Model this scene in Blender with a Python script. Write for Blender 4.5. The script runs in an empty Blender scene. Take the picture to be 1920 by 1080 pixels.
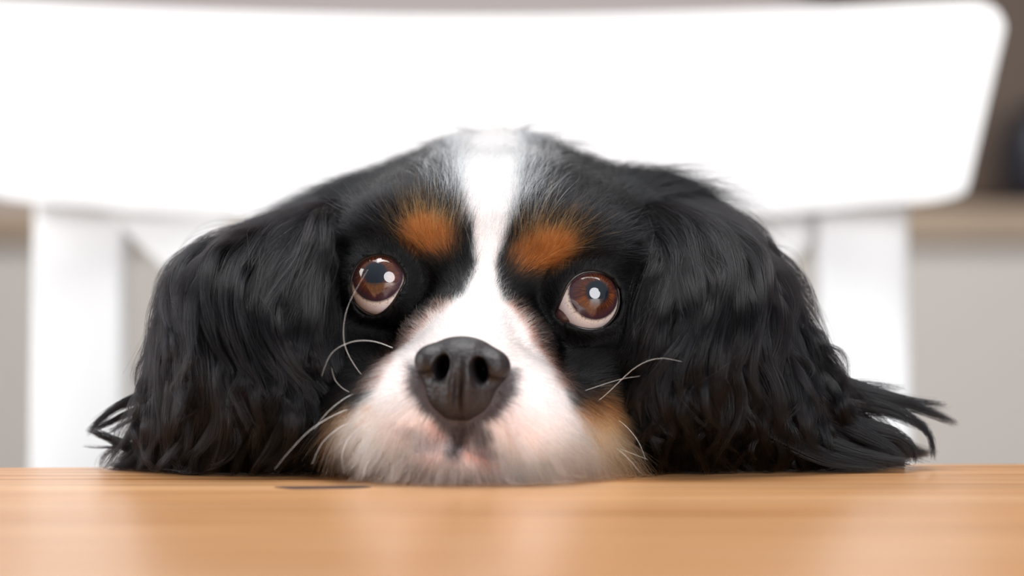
import bpy, bmesh, math, random
import numpy as np
from mathutils import Vector, Matrix
rng = np.random.default_rng(7)
random.seed(7)
scene = bpy.context.scene
COL = scene.collection

# ------------------------------------------------------------------ camera, world, lights, exposure
TABLE_Z = 0.750
CAM_H = 0.0503                       # lens height above the table top
FPX = 4533.0                         # focal length in pixels of the 1920 px frame (85 mm on 36 mm)
cam_d = bpy.data.cameras.new('camera')
cam_d.lens = 85.0
cam_d.sensor_width = 36.0
cam_d.clip_start = 0.02
cam_d.dof.use_dof = True
cam_d.dof.focus_distance = 0.648
cam_d.dof.aperture_fstop = 6.0
cam = bpy.data.objects.new('camera', cam_d)
COL.objects.link(cam)
cam.location = (0, 0, TABLE_Z + CAM_H)
cam.rotation_euler = (math.radians(90), 0, 0)
scene.camera = cam

world = bpy.data.worlds.new('world')
scene.world = world
world.use_nodes = True
wn = world.node_tree.nodes
wl = world.node_tree.links
bg = wn['Background']
tc = wn.new('ShaderNodeTexCoord')
sx = wn.new('ShaderNodeSeparateXYZ')
wr = wn.new('ShaderNodeValToRGB')
wl.new(tc.outputs['Generated'], sx.inputs[0])
mr = wn.new('ShaderNodeMapRange')
mr.inputs[1].default_value = -1
mr.inputs[2].default_value = 1
wl.new(sx.outputs['Z'], mr.inputs[0])
wl.new(mr.outputs[0], wr.inputs[0])
wr.color_ramp.elements[0].color = (0.34, 0.31, 0.28, 1)
wr.color_ramp.elements[1].color = (0.92, 0.97, 1.06, 1)
wl.new(wr.outputs[0], bg.inputs[0])
bg.inputs[1].default_value = 0.30


def area(name, loc, target, size, power, color=(1, 1, 1), shape='DISK', size_y=None):
    d = bpy.data.lights.new(name, 'AREA')
    d.shape = shape
    d.size = size
    if size_y:
        d.size_y = size_y
    d.energy = power
    d.color = color
    o = bpy.data.objects.new(name, d)
    COL.objects.link(o)
    o.location = loc
    o.rotation_euler = (Vector(target) - Vector(loc)).to_track_quat('-Z', 'Y').to_euler()
    return o


# big soft daylight source beside and above the camera, a second one high over the dog, one for the room behind
area('window_light', (0.60, -0.42, 1.17), (0, 0.66, 0.79), 0.92, 18.0, (0.97, 0.98, 1.0))
area('ceiling_light', (-0.15, 0.93, 1.95), (0, 0.72, 0.78), 1.0, 11, (0.95, 0.98, 1.0), 'SQUARE')
area('chair_fill_light', (-0.72, 0.80, 0.93), (-0.14, 1.04, 0.76), 0.5, 5.0, (0.98, 0.99, 1.0), 'SQUARE')  # added fill that brightens the chair posts and slats, no window stands here
area('room_light', (0.2, 0.9, 2.35), (0.0, 2.2, 0.9), 1.2, 28, (1, 0.98, 0.96), 'SQUARE')

vs = scene.view_settings
vs.view_transform = 'Standard'
vs.look = 'None'
vs.gamma = 1
vs.exposure = -0.12
vs.use_curve_mapping = False
scene.cycles.max_bounces = 9
scene.cycles.diffuse_bounces = 4
scene.cycles.glossy_bounces = 4
scene.cycles.transmission_bounces = 9
scene.cycles.transparent_max_bounces = 8
scene.cycles.caustics_reflective = False
scene.cycles.caustics_refractive = False
scene.cycles.use_adaptive_sampling = True
scene.cycles.adaptive_threshold = 0.02

MM = 0.001


# ------------------------------------------------------------------ helpers
def W(px, py, D):
    """a pixel of the photograph at a distance of D mm -> mm, z over the table"""
    px = np.asarray(px, float); py = np.asarray(py, float); D = np.asarray(D, float)
    return np.stack([(px - 960) / FPX * D, D + 0 * px, CAM_H * 1000 - (py - 540) / FPX * D], -1)


def PX(p):
    """mm point -> where it shows"""
    return 960 + p[:, 0] / p[:, 1] * FPX, 540 - (p[:, 2] - CAM_H * 1000) / p[:, 1] * FPX


def tag(o, label=None, cat=None, group=None, kind=None):
    if label: o['label'] = label
    if cat: o['category'] = cat
    if group: o['group'] = group
    if kind: o['kind'] = kind
    return o


def mesh_obj(name, verts, faces, mat, parent=None, smooth=True, mm=True):
    me = bpy.data.meshes.new(name)
    v = np.asarray(verts, float)
    if mm:
        v = v * MM
        v[:, 2] += TABLE_Z
    if isinstance(faces, np.ndarray) or len({len(q) for q in faces}) == 1:
        f = np.asarray(faces)
        n = f.shape[1]
        me.vertices.add(len(v)); me.vertices.foreach_set('co', v.astype(np.float32).ravel())
        me.loops.add(f.size); me.loops.foreach_set('vertex_index', f.astype(np.int32).ravel())
        me.polygons.add(len(f))
        me.polygons.foreach_set('loop_start', np.arange(0, f.size, n, dtype=np.int32))
        me.polygons.foreach_set('loop_total', np.full(len(f), n, dtype=np.int32))
        me.update(calc_edges=True)
        me.validate()
    else:
        me.from_pydata([tuple(x) for x in v], [], [tuple(x) for x in faces])
    if smooth:
        me.polygons.foreach_set('use_smooth', np.ones(len(me.polygons), bool))
    me.materials.append(mat)
    o = bpy.data.objects.new(name, me)
    COL.objects.link(o)
    if parent:
        o.parent = parent
        o.matrix_parent_inverse = parent.matrix_basis.inverted()
    return o


def bm_obj(name, bm, mat, parent=None, smooth=False):
    me = bpy.data.meshes.new(name)
    bm.normal_update()
    bm.to_mesh(me)
    bm.free()
    if smooth:
        me.polygons.foreach_set('use_smooth', np.ones(len(me.polygons), bool))
    me.materials.append(mat)
    o = bpy.data.objects.new(name, me)
    COL.objects.link(o)
    if parent:
        o.parent = parent
        o.matrix_parent_inverse = parent.matrix_basis.inverted()
    return o


def empty(name, loc):
    o = bpy.data.objects.new(name, None)
    o.location = loc
    COL.objects.link(o)
    return o


def box(bm, x0, x1, y0, y1, z0, z1, bev=0.0, seg=3):
    b = bmesh.new()
    bmesh.ops.create_cube(b, size=1)
    for v in b.verts:
        v.co = Vector((x0 + (v.co.x + .5) * (x1 - x0), y0 + (v.co.y + .5) * (y1 - y0), z0 + (v.co.z + .5) * (z1 - z0)))
    if bev:
        bmesh.ops.bevel(b, geom=list(b.edges), offset=bev, segments=seg, profile=0.5, affect='EDGES')
    me = bpy.data.meshes.new('tmp'); b.to_mesh(me); b.free()
    bm.from_mesh(me); bpy.data.meshes.remove(me)
    return bm


# ------------------------------------------------------------------ materials
def new_mat(name):
    m = bpy.data.materials.new(name)
    m.use_nodes = True
    nt = m.node_tree
    return m, nt, nt.nodes['Principled BSDF']


def plain(name, col, rough=0.5, bump=0.0, bscale=200, vary=0.0, coat=0.0):
    m, nt, b = new_mat(name)
    n = nt.nodes; l = nt.links
    b.inputs['Roughness'].default_value = rough
    b.inputs['Coat Weight'].default_value = coat
    tcn = n.new('ShaderNodeTexCoord')
    nz = n.new('ShaderNodeTexNoise'); nz.inputs['Scale'].default_value = bscale; nz.inputs['Detail'].default_value = 4
    l.new(tcn.outputs['Object'], nz.inputs['Vector'])
    mx = n.new('ShaderNodeMix'); mx.data_type = 'RGBA'
    mx.inputs[6].default_value = (*[c * (1 - vary) for c in col], 1)
    mx.inputs[7].default_value = (*[min(1, c * (1 + vary)) for c in col], 1)
    l.new(nz.outputs['Fac'], mx.inputs[0])
    l.new(mx.outputs[2], b.inputs['Base Color'])
    if bump:
        bp = n.new('ShaderNodeBump'); bp.inputs['Strength'].default_value = bump; bp.inputs['Distance'].default_value = 0.0005
        l.new(nz.outputs['Fac'], bp.inputs['Height']); l.new(bp.outputs[0], b.inputs['Normal'])
    return m


def hair_mat(name, rough=0.3, radial=0.35, coat=0.0, ior=1.36):
    m = bpy.data.materials.new(name)
    m.use_nodes = True
    nt = m.node_tree
    nt.nodes.clear()
    out = nt.nodes.new('ShaderNodeOutputMaterial')
    h = nt.nodes.new('ShaderNodeBsdfHairPrincipled')
    h.model = 'CHIANG'
    h.parametrization = 'COLOR'
    a = nt.nodes.new('ShaderNodeAttribute')
    a.attribute_name = 'strand_colour'
    nt.links.new(a.outputs['Color'], h.inputs['Color'])
    h.inputs['Roughness'].default_value = rough
    h.inputs['Radial Roughness'].default_value = radial
    h.inputs['Coat'].default_value = coat
    h.inputs['Random Roughness'].default_value = 0.2
    h.inputs['IOR'].default_value = ior
    nt.links.new(h.outputs[0], out.inputs[0])
    return m


def wood_mat():
    m, nt, b = new_mat('oiled_wood')
    n = nt.nodes; l = nt.links
    tcn = n.new('ShaderNodeTexCoord')
    mp = n.new('ShaderNodeMapping'); mp.inputs['Scale'].default_value = (1.3, 22, 22)
    l.new(tcn.outputs['Object'], mp.inputs[0])
    big = n.new('ShaderNodeTexNoise'); big.inputs['Scale'].default_value = 3.0; big.inputs['Detail'].default_value = 6; big.inputs['Distortion'].default_value = 0.6
    l.new(mp.outputs[0], big.inputs['Vector'])
    mp2 = n.new('ShaderNodeMapping'); mp2.inputs['Scale'].default_value = (2.2, 130, 30)
    l.new(tcn.outputs['Object'], mp2.inputs[0])
    fine = n.new('ShaderNodeTexNoise'); fine.inputs['Scale'].default_value = 2.5; fine.inputs['Detail'].default_value = 5
    l.new(mp2.outputs[0], fine.inputs['Vector'])
    r = n.new('ShaderNodeValToRGB')
    e = r.color_ramp.elements
    e[0].position = 0.30; e[0].color = (0.50, 0.225, 0.078, 1)
    e[1].position = 0.72; e[1].color = (0.68, 0.38, 0.185, 1)
    l.new(big.outputs['Fac'], r.inputs[0])
    r2 = n.new('ShaderNodeValToRGB')
    r2.color_ramp.elements[0].position = 0.38; r2.color_ramp.elements[0].color = (0.42, 0.36, 0.30, 1)
    r2.color_ramp.elements[1].position = 0.52; r2.color_ramp.elements[1].color = (1, 1, 1, 1)
    l.new(fine.outputs['Fac'], r2.inputs[0])
    mx = n.new('ShaderNodeMix'); mx.data_type = 'RGBA'; mx.blend_type = 'MULTIPLY'; mx.inputs[0].default_value = 0.5
    l.new(r.outputs[0], mx.inputs[6]); l.new(r2.outputs[0], mx.inputs[7])
    l.new(mx.outputs[2], b.inputs['Base Color'])
    bp = n.new('ShaderNodeBump'); bp.inputs['Strength'].default_value = 0.35; bp.inputs['Distance'].default_value = 0.0003
    l.new(fine.outputs['Fac'], bp.inputs['Height']); l.new(bp.outputs[0], b.inputs['Normal'])
    b.inputs['Roughness'].default_value = 0.29
    b.inputs['Specular IOR Level'].default_value = 0.5
    return m


M_WOOD = wood_mat()
M_KNOT = plain('dark_knot_wood', (0.04, 0.010, 0.006), 0.85, 0.3, 300, 0.4)
M_WHITE = plain('white_lacquer', (0.87, 0.87, 0.87), 0.38, 0.05, 60, 0.01)
M_WALL = plain('pinkish_grey_plaster', (0.74, 0.68, 0.67), 0.9, 0.1, 40, 0.03)
M_FLOOR = plain('grey_floor', (0.42, 0.39, 0.36), 0.5, 0.1, 8, 0.1)
M_CAB = plain('greige_cabinet_paint', (0.65, 0.60, 0.555), 0.45, 0.05, 30, 0.02)
M_TOPW = plain('tan_worktop', (0.46, 0.34, 0.24), 0.4, 0.1, 12, 0.15)
M_BROWN = plain('brown_wood_veneer', (0.125, 0.085, 0.062), 0.5, 0.1, 6, 0.25)
M_DARK = plain('dark_metal', (0.012, 0.012, 0.02), 0.3, 0.0, 10, 0.1)
M_HANDLE = plain('brushed_steel', (0.45, 0.45, 0.45), 0.35, 0.0, 10, 0.02)
M_HAIR = hair_mat('silky_dog_hair', 0.16, 0.22, 0.0, 1.35)
M_FUR = hair_mat('short_dog_fur', 0.36, 0.5, 0.0, 1.30)
M_WHISKER = plain('white_whisker', (0.85, 0.84, 0.82), 0.35)
M_WHISKER_DARK = plain('dark_whisker', (0.03, 0.02, 0.02), 0.35)


def skin_mat():
    m, nt, b = new_mat('dog_skin')
    a = nt.nodes.new('ShaderNodeAttribute'); a.attribute_name = 'coat_colour'
    nt.links.new(a.outputs['Color'], b.inputs['Base Color'])
    b.inputs['Roughness'].default_value = 0.7
    b.inputs['Specular IOR Level'].default_value = 0.25
    return m


M_SKIN = skin_mat()
M_BLACKSKIN = plain('black_ear_leather', (0.012, 0.011, 0.012), 0.6, 0.1, 300, 0.2)


def nose_mat():
    m, nt, b = new_mat('nose_leather')
    n = nt.nodes; l = nt.links
    tcn = n.new('ShaderNodeTexCoord')
    v = n.new('ShaderNodeTexVoronoi'); v.inputs['Scale'].default_value = 1000
    v.feature = 'SMOOTH_F1'
    l.new(tcn.outputs['Object'], v.inputs['Vector'])
    nz = n.new('ShaderNodeTexNoise'); nz.inputs['Scale'].default_value = 260
    l.new(tcn.outputs['Object'], nz.inputs['Vector'])
    mx = n.new('ShaderNodeMix'); mx.data_type = 'RGBA'
    mx.inputs[6].default_value = (0.010, 0.008, 0.009, 1); mx.inputs[7].default_value = (0.026, 0.020, 0.022, 1)
    l.new(nz.outputs['Fac'], mx.inputs[0]); l.new(mx.outputs[2], b.inputs['Base Color'])
    bp = n.new('ShaderNodeBump'); bp.inputs['Strength'].default_value = 0.55; bp.inputs['Distance'].default_value = 0.0004
    bp.invert = True
    l.new(v.outputs['Distance'], bp.inputs['Height']); l.new(bp.outputs[0], b.inputs['Normal'])
    b.inputs['Roughness'].default_value = 0.5
    b.inputs['Specular IOR Level'].default_value = 0.42
    return m


M_NOSE = nose_mat()


def rim_mat():
    m, nt, b = new_mat('moist_eyelid_skin')
    b.inputs['Base Color'].default_value = (0.012, 0.008, 0.008, 1)
    b.inputs['Roughness'].default_value = 0.3
    n = nt.nodes.new('ShaderNodeTexNoise'); n.inputs['Scale'].default_value = 900
    bp = nt.nodes.new('ShaderNodeBump'); bp.inputs['Distance'].default_value = 0.0002; bp.inputs['Strength'].default_value = 0.4
    tcn = nt.nodes.new('ShaderNodeTexCoord'); nt.links.new(tcn.outputs['Object'], n.inputs['Vector'])
    nt.links.new(n.outputs['Fac'], bp.inputs['Height']); nt.links.new(bp.outputs[0], b.inputs['Normal'])
    return m


M_RIM = rim_mat()


def eye_mat():
    """object space of the eyeball: +Z is where it looks; unit = eyeball radius in metres"""
    m, nt, b = new_mat('dog_eye')
    n = nt.nodes; l = nt.links
    tcn = n.new('ShaderNodeTexCoord')
    sep = n.new('ShaderNodeSeparateXYZ')
    nrm = n.new('ShaderNodeVectorMath'); nrm.operation = 'NORMALIZE'
    l.new(tcn.outputs['Object'], nrm.inputs[0]); l.new(nrm.outputs[0], sep.inputs[0])

    def mth(op, a, bb=None):
        q = n.new('ShaderNodeMath'); q.operation = op
        for i, s in enumerate((a, bb)):
            if s is None: continue
            if isinstance(s, (int, float)): q.inputs[i].default_value = s
            else: l.new(s, q.inputs[i])
        return q.outputs[0]
    ac = mth('ARCCOSINE', sep.outputs['Z'])
    ang = mth('ARCTAN2', sep.outputs['Y'], sep.outputs['X'])
    rr = mth('DIVIDE', ac, 0.88)             # 1 at the edge of the iris
    # fibres of the iris
    cmb = n.new('ShaderNodeCombineXYZ')
    l.new(mth('MULTIPLY', mth('COSINE', ang), 2.2), cmb.inputs[0]); l.new(mth('MULTIPLY', mth('SINE', ang), 2.2), cmb.inputs[1]); l.new(mth('MULTIPLY', rr, 0.35), cmb.inputs[2])
    fib = n.new('ShaderNodeTexNoise'); fib.inputs['Scale'].default_value = 9; fib.inputs['Detail'].default_value = 6
    l.new(cmb.outputs[0], fib.inputs['Vector'])
    blot = n.new('ShaderNodeTexNoise'); blot.inputs['Scale'].default_value = 2.4
    l.new(nrm.outputs[0], blot.inputs['Vector'])
    ir = n.new('ShaderNodeValToRGB')
    e = ir.color_ramp.elements
    e[0].position = 0.32; e[0].color = (0.016, 0.005, 0.004, 1)
    e[1].position = 0.74; e[1].color = (0.27, 0.075, 0.018, 1)
    k = e.new(0.52); k.color = (0.070, 0.019, 0.008, 1)
    l.new(mth('ADD', mth('MULTIPLY', fib.outputs['Fac'], 0.62), mth('MULTIPLY', blot.outputs['Fac'], 0.38)), ir.inputs[0])
    # pupil
    pr = n.new('ShaderNodeValToRGB'); pe = pr.color_ramp.elements
    pe[0].position = 0.34; pe[0].color = (1, 1, 1, 1); pe[1].position = 0.46; pe[1].color = (0, 0, 0, 1)
    l.new(rr, pr.inputs[0])
    mp = n.new('ShaderNodeMix'); mp.data_type = 'RGBA'
    l.new(pr.outputs[0], mp.inputs[0]); l.new(ir.outputs[0], mp.inputs[6]); mp.inputs[7].default_value = (0.003, 0.007, 0.014, 1)
    # limbus
    lr = n.new('ShaderNodeValToRGB'); le = lr.color_ramp.elements
    le[0].position = 0.58; le[0].color = (0, 0, 0, 1); le[1].position = 0.95; le[1].color = (1, 1, 1, 1)
    l.new(rr, lr.inputs[0])
    ml = n.new('ShaderNodeMix'); ml.data_type = 'RGBA'
    l.new(lr.outputs[0], ml.inputs[0]); l.new(mp.outputs[2], ml.inputs[6]); ml.inputs[7].default_value = (0.045, 0.022, 0.035, 1)
    # sclera
    spn = n.new('ShaderNodeTexNoise'); spn.inputs['Scale'].default_value = 16; spn.inputs['Detail'].default_value = 3
    l.new(nrm.outputs[0], spn.inputs['Vector'])
    spr = n.new('ShaderNodeValToRGB'); se = spr.color_ramp.elements
    se[0].position = 0.56; se[0].color = (0, 0, 0, 1); se[1].position = 0.66; se[1].color = (1, 1, 1, 1)
    l.new(spn.outputs['Fac'], spr.inputs[0])
    near = n.new('ShaderNodeMapRange'); near.inputs[1].default_value = 1.0; near.inputs[2].default_value = 1.32; near.inputs[3].default_value = 1; near.inputs[4].default_value = 0
    l.new(rr, near.inputs[0])
    sc1 = n.new('ShaderNodeMix'); sc1.data_type = 'RGBA'
    sc1.inputs[6].default_value = (0.92, 0.82, 0.84, 1); sc1.inputs[7].default_value = (0.88, 0.77, 0.68, 1)
    l.new(near.outputs[0], sc1.inputs[0])
    sc2 = n.new('ShaderNodeMix'); sc2.data_type = 'RGBA'; sc2.inputs[7].default_value = (0.20, 0.08, 0.03, 1)
    l.new(sc1.outputs[2], sc2.inputs[6]); l.new(mth('MULTIPLY', spr.outputs[0], mth('MULTIPLY', near.outputs[0], 0.8)), sc2.inputs[0])
    er = n.new('ShaderNodeValToRGB'); ee = er.color_ramp.elements
    ee[0].position = 0.475; ee[0].color = (0, 0, 0, 1); ee[1].position = 0.53; ee[1].color = (1, 1, 1, 1)
    l.new(mth('MULTIPLY', rr, 0.5), er.inputs[0])
    fin = n.new('ShaderNodeMix'); fin.data_type = 'RGBA'
    l.new(er.outputs[0], fin.inputs[0]); l.new(ml.outputs[2], fin.inputs[6]); l.new(sc2.outputs[2], fin.inputs[7])
    l.new(fin.outputs[2], b.inputs['Base Color'])
    b.inputs['Roughness'].default_value = 0.55
    b.inputs['Specular IOR Level'].default_value = 0.1
    b.inputs['Coat Weight'].default_value = 1.0
    b.inputs['Coat Roughness'].default_value = 0.015
    b.inputs['Coat IOR'].default_value = 1.8
    return m


M_EYE = eye_mat()
M_CORNER = plain('moist_pink_brown_skin', (0.05, 0.02, 0.018), 0.25, 0.2, 500, 0.2, 0.6)

# ------------------------------------------------------------------ the setting
bm = box(bmesh.new(), -4.0, 4.0, -0.6, 3.2, -0.05, 0.0)
tag(bm_obj('floor', bm, M_FLOOR), 'blurred grey floor behind the table and the chair', 'floor', kind='structure')
bm = box(bmesh.new(), -4.0, 4.0, 3.2, 3.3, 0.0, 2.6)
tag(bm_obj('wall_back', bm, M_WALL), 'blurred pinkish grey wall above the counter', 'wall', kind='structure')

# table: top between y = -0.25 (under the camera) and the far edge just behind the dog's chin
ta = empty('table', (0, 0.3, 0))
tag(ta, 'warm honey-brown wooden table on which the dog rests its chin', 'table')
ta_rot = math.radians(0.35)
TB = 0.6865
bm = box(bmesh.new(), -0.80, 0.80, -0.11, TB, TABLE_Z - 0.028, TABLE_Z, 0.0025, 3)
for v in bm.verts:                       # the far edge runs a touch nearer on one side
    if v.co.y > 0.5: v.co.y += v.co.x * 0.05
bm_obj('tabletop', bm, M_WOOD, ta)
bm = bmesh.new()
box(bm, -0.70, 0.70, 0.60, 0.622, TABLE_Z - 0.11, TABLE_Z - 0.0285, 0.001)
bm_obj('apron', bm, M_WOOD, ta)
for sxn in (-1, 1):
    for yy in (-0.05, 0.585):
        bm = box(bmesh.new(), sxn * 0.72 - 0.03, sxn * 0.72 + 0.03, yy - 0.03, yy + 0.03, 0, TABLE_Z - 0.0285, 0.003)
        bm_obj('leg', bm, M_WOOD, ta)
# dark elongated knot in the wood beside the chin
kc = W(604, 915, 609)
vv = []; N = 40
for i in range(N):
    a = 2 * math.pi * i / N
    w = 11.5 * (1 + 0.15 * math.sin(3 * a)); h = 6.0 * (1 + 0.3 * math.sin(2 * a + 1))
    vv.append((kc[0] + w * math.cos(a), kc[1] + h * math.sin(a), 0.06))
for i in range(N):
    vv.append((vv[i][0], vv[i][1], -0.5))
ff = [tuple(range(N))] + [(i, i + N, (i + 1) % N + N, (i + 1) % N) for i in range(N)]
ko = mesh_obj('knot', vv, ff, M_KNOT, ta, smooth=False)
ko['label'] = 'dark elongated knot in the wood'

# ------------------------------------------------------------------ chair: wide curved top rail, two posts, crossed back
ch = empty('chair', (0, 0.9, 0))
tag(ch, 'white painted wooden chair with wide curved top rail behind the dog', 'chair')
CXC = (890 - 960) / FPX * 1.0
CD = 1.000


def back_y(x):                            # the back is bowed away from the sitter
    u = (x - CXC) / 0.221
    return CD + 0.040 * (1 - u * u)


def zof(py, D):
    return TABLE_Z + CAM_H - (py - 540) / FPX * D


def rail():
    bm = bmesh.new()
    NX, NZ, R = 64, 12, 0.013
    outline_t, outline_b = [], []
    xs = []
    L = 0.221
    for i in range(NX + 1):
        u = math.sin(math.pi / 2 * math.sin(math.pi / 2 * (-1 + 2 * i / NX)))
        xs.append(u)
    th = 0.022
    grid = {}
    for i, u in enumerate(xs):
        for j in range(NZ + 1):
            v = j / NZ
            top = -7 + 34 * (1 - abs(u) ** 1.8)
            bot = 372 + 62 * (1 - abs(u) ** 1.5)
            # rounded upper corner, tapered ends
            py = bot + (top - bot) * v
            half = 0.2050 + 0.0155 * v
            x = CXC + u * half
            e = (1 - abs(u)) * half
            if e < R:
                cut = R - math.sqrt(max(0, R * R - (R - e) ** 2))
                zt = zof(top, back_y(x)) - cut
                zb = zof(bot, back_y(x)) + cut * 0.35
            else:
                zt = zof(top, back_y(x)); zb = zof(bot, back_y(x))
            z = zb + (zt - zb) * v
            for s in (0, 1):
                grid[i, j, s] = bm.verts.new((x, back_y(x) + s * th + 0.10 * (z - TABLE_Z) - 0.010, z))
    for i in range(NX):
        for j in range(NZ):
            bm.faces.new((grid[i, j, 0], grid[i + 1, j, 0], grid[i + 1, j + 1, 0], grid[i, j + 1, 0]))
            bm.faces.new((grid[i, j + 1, 1], grid[i + 1, j + 1, 1], grid[i + 1, j, 1], grid[i, j, 1]))
        bm.faces.new((grid[i, 0, 0], grid[i, 0, 1], grid[i + 1, 0, 1], grid[i + 1, 0, 0]))
        bm.faces.new((grid[i, NZ, 1], grid[i, NZ, 0], grid[i + 1, NZ, 0], grid[i + 1, NZ, 1]))
    for j in range(NZ):
        bm.faces.new((grid[0, j, 1], grid[0, j, 0], grid[0, j + 1, 0], grid[0, j + 1, 1]))
        bm.faces.new((grid[NX, j, 0], grid[NX, j, 1], grid[NX, j + 1, 1], grid[NX, j + 1, 0]))
    o = bm_obj('top_rail', bm, M_WHITE, ch, True)
    md = o.modifiers.new('edge', 'BEVEL'); md.width = 0.004; md.segments = 3; md.limit_method = 'ANGLE'; md.angle_limit = 0.9


rail()


def bar(name, p0, p1, w, t, parent, mat, bev=0.004, w1=None):
    """a bar of width w (across, in the plane of the back) and thickness t from p0 to p1"""
    p0 = Vector(p0); p1 = Vector(p1)
    d = (p1 - p0).normalized()
    side = d.cross(Vector((0, 1, 0))).normalized()
    nn = side.cross(d).normalized()
    b = bmesh.new()
    w1 = w1 or w
    q = []
    for p, ww in ((p0, w), (p1, w1)):
        for sa, sb in ((-1, -1), (1, -1), (1, 1), (-1, 1)):
            q.append(b.verts.new(p + side * sa * ww / 2 + nn * sb * t / 2))
    for f in ((0, 1, 2, 3), (7, 6, 5, 4), (0, 4, 5, 1), (1, 5, 6, 2), (2, 6, 7, 3), (3, 7, 4, 0)):
        b.faces.new([q[k] for k in f])
    bmesh.ops.recalc_face_normals(b, faces=b.faces)
    bmesh.ops.bevel(b, geom=list(b.edges), offset=bev, segments=3, profile=0.5, affect='EDGES')
    return bm_obj(name, b, mat, parent, True)


SEAT_Z = 0.455
for cx0, cx1 in ((155, 134), (1612, 1634)):
    yt = 1.046; yb = 1.012
    xt = (cx0 - 960) / FPX * yt; xb = (cx1 - 960) / FPX * yb
    z0 = zof(400, yt); z1 = zof(870, yb)
    k = (0.0 - z0) / (z1 - z0)
    foot = (xt + (xb - xt) * 1.9, yt - (yt - yb) * 0.2, 0.0)
    # back post with the rear leg in one piece
    b0 = (xt, yt, zof(330, yt))
    bar('back_post', b0, (xt + (xb - xt) * 2.2, yb - 0.005, SEAT_Z - 0.05), 0.0385, 0.024, ch, M_WHITE, 0.004, 0.041)
    bar('leg', (xt + (xb - xt) * 2.2, yb - 0.005, SEAT_Z - 0.0505), (xt + (xb - xt) * 2.4, yb + 0.05, 0.0), 0.040, 0.03, ch, M_WHITE, 0.004, 0.032)
for sgn in (-1, 1):                       # crossed diagonals
    xa = CXC + sgn * 0.1505; xb = CXC - sgn * 0.1505
    yy = 1.038 + (0.013 if sgn > 0 else 0.0)
    zt = zof(338, 1.05); 
    bar('crossed_slat', (xa, yy, zt), (xb, yy - 0.025, zt - 0.286), 0.032, 0.012, ch, M_WHITE, 0.003)
bar('lower_rail', (CXC - 0.165, 1.018, SEAT_Z + 0.075), (CXC + 0.165, 1.018, SEAT_Z + 0.075), 0.032, 0.018, ch, M_WHITE)
bm = box(bmesh.new(), CXC - 0.215, CXC + 0.215, 0.600, 0.998, SEAT_Z - 0.022, SEAT_Z, 0.006)
for v in bm.verts:
    if v.co.y > 0.9: v.co.x = CXC + (v.co.x - CXC) * 0.9
bm_obj('seat', bm, M_WHITE, ch, True)
for sgn in (-1, 1):
    bar('leg', (CXC + sgn * 0.185, 0.632, SEAT_Z - 0.0225), (CXC + sgn * 0.192, 0.625, 0), 0.038, 0.038, ch, M_WHITE, 0.004, 0.03)
    bar('seat_rail', (CXC + sgn * 0.185, 0.655, SEAT_Z - 0.05), (CXC + sgn * 0.185, 0.99, SEAT_Z - 0.05), 0.05, 0.018, ch, M_WHITE, 0.002)

# ------------------------------------------------------------------ kitchen counter far behind
CY = 2.60
CTZ = zof(450, CY)
UX = [-1.40, -0.44, 0.37, 1.40]
for k in range(3):
    x0 = UX[k]; x1 = UX[k + 1]
    e = empty('base_cabinet', ((x0 + x1) / 2, CY + 0.3, 0))
    pos = ['showing left of the left-hand chair post', 'behind the head and ears of the dog', 'showing right of the right-hand chair post, under the dark pot'][k]
    tag(e, 'blurred greige kitchen base cabinet ' + pos, 'cabinet', 'base cabinets under the counter')
    bm = box(bmesh.new(), x0 + .002, x1 - .002, CY + 0.022, CY + 0.58, 0.0, CTZ - 0.001, 0.001, 1)
    bm_obj('body', bm, M_CAB, e)
    bm = box(bmesh.new(), x0 + .004, x1 - .004, CY, CY + 0.020, 0.10, CTZ - 0.012, 0.002, 2)
    d = bm_obj('door', bm, M_CAB, e)
bm = box(bmesh.new(), -1.42, 1.46, CY - 0.015, CY + 0.598, CTZ, CTZ + 0.036, 0.003)
tag(bm_obj('worktop', bm, M_TOPW), 'blurred tan worktop running behind the white chair', 'worktop')
# tall brown unit at the side, standing on the counter
e = empty('wall_cabinet', (0.78, CY + 0.35, CTZ + 0.037))
tag(e, 'blurred brown wooden cabinet beside the end of the chair rail', 'cabinet')
bm = box(bmesh.new(), 0.40, 1.45, CY + 0.25, CY + 0.59, CTZ + 0.0365, 2.1, 0.003)
bm_obj('body', bm, M_BROWN, e)
for k in range(2):
    bm = box(bmesh.new(), 0.404 + k * 0.525, 0.918 + k * 0.525, CY + 0.229, CY + 0.249, CTZ + 0.05, 2.09, 0.003)
    bm_obj('door', bm, M_BROWN, e)


def lathe(name, prof, loc, mat, parent=None, seg=40):
    vs_, fs_ = [], []
    for r, z in prof:
        for i in range(seg):
            a = 2 * math.pi * i / seg
            vs_.append((loc[0] + r * math.cos(a), loc[1] + r * math.sin(a), loc[2] + z))
    for j in range(len(prof) - 1):
        for i in range(seg):
            fs_.append((j * seg + i, j * seg + (i + 1) % seg, (j + 1) * seg + (i + 1) % seg, (j + 1) * seg + i))
    fs_.append(tuple(range(seg))[::-1]); fs_.append(tuple(len(vs_) - seg + i for i in range(seg)))
    return mesh_obj(name, vs_, fs_, mat, parent, mm=False)


kx = (1945 - 960) / FPX * (CY + 0.1)
ke = empty('pot', (kx, CY + 0.1, CTZ + 0.036))
tag(ke, 'blurred dark blue-black pot on the counter beside the chair rail', 'pot')
lathe('body', [(0.001, 0), (0.036, 0.001), (0.044, 0.02), (0.045, 0.06), (0.038, 0.09), (0.030, 0.10)], (kx, CY + 0.1, CTZ + 0.0365), M_DARK, ke)
lathe('lid', [(0.032, 0.1), (0.030, 0.108), (0.010, 0.112), (0.009, 0.122), (0.001, 0.124)], (kx, CY + 0.1, CTZ + 0.0368), M_DARK, ke)

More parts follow.
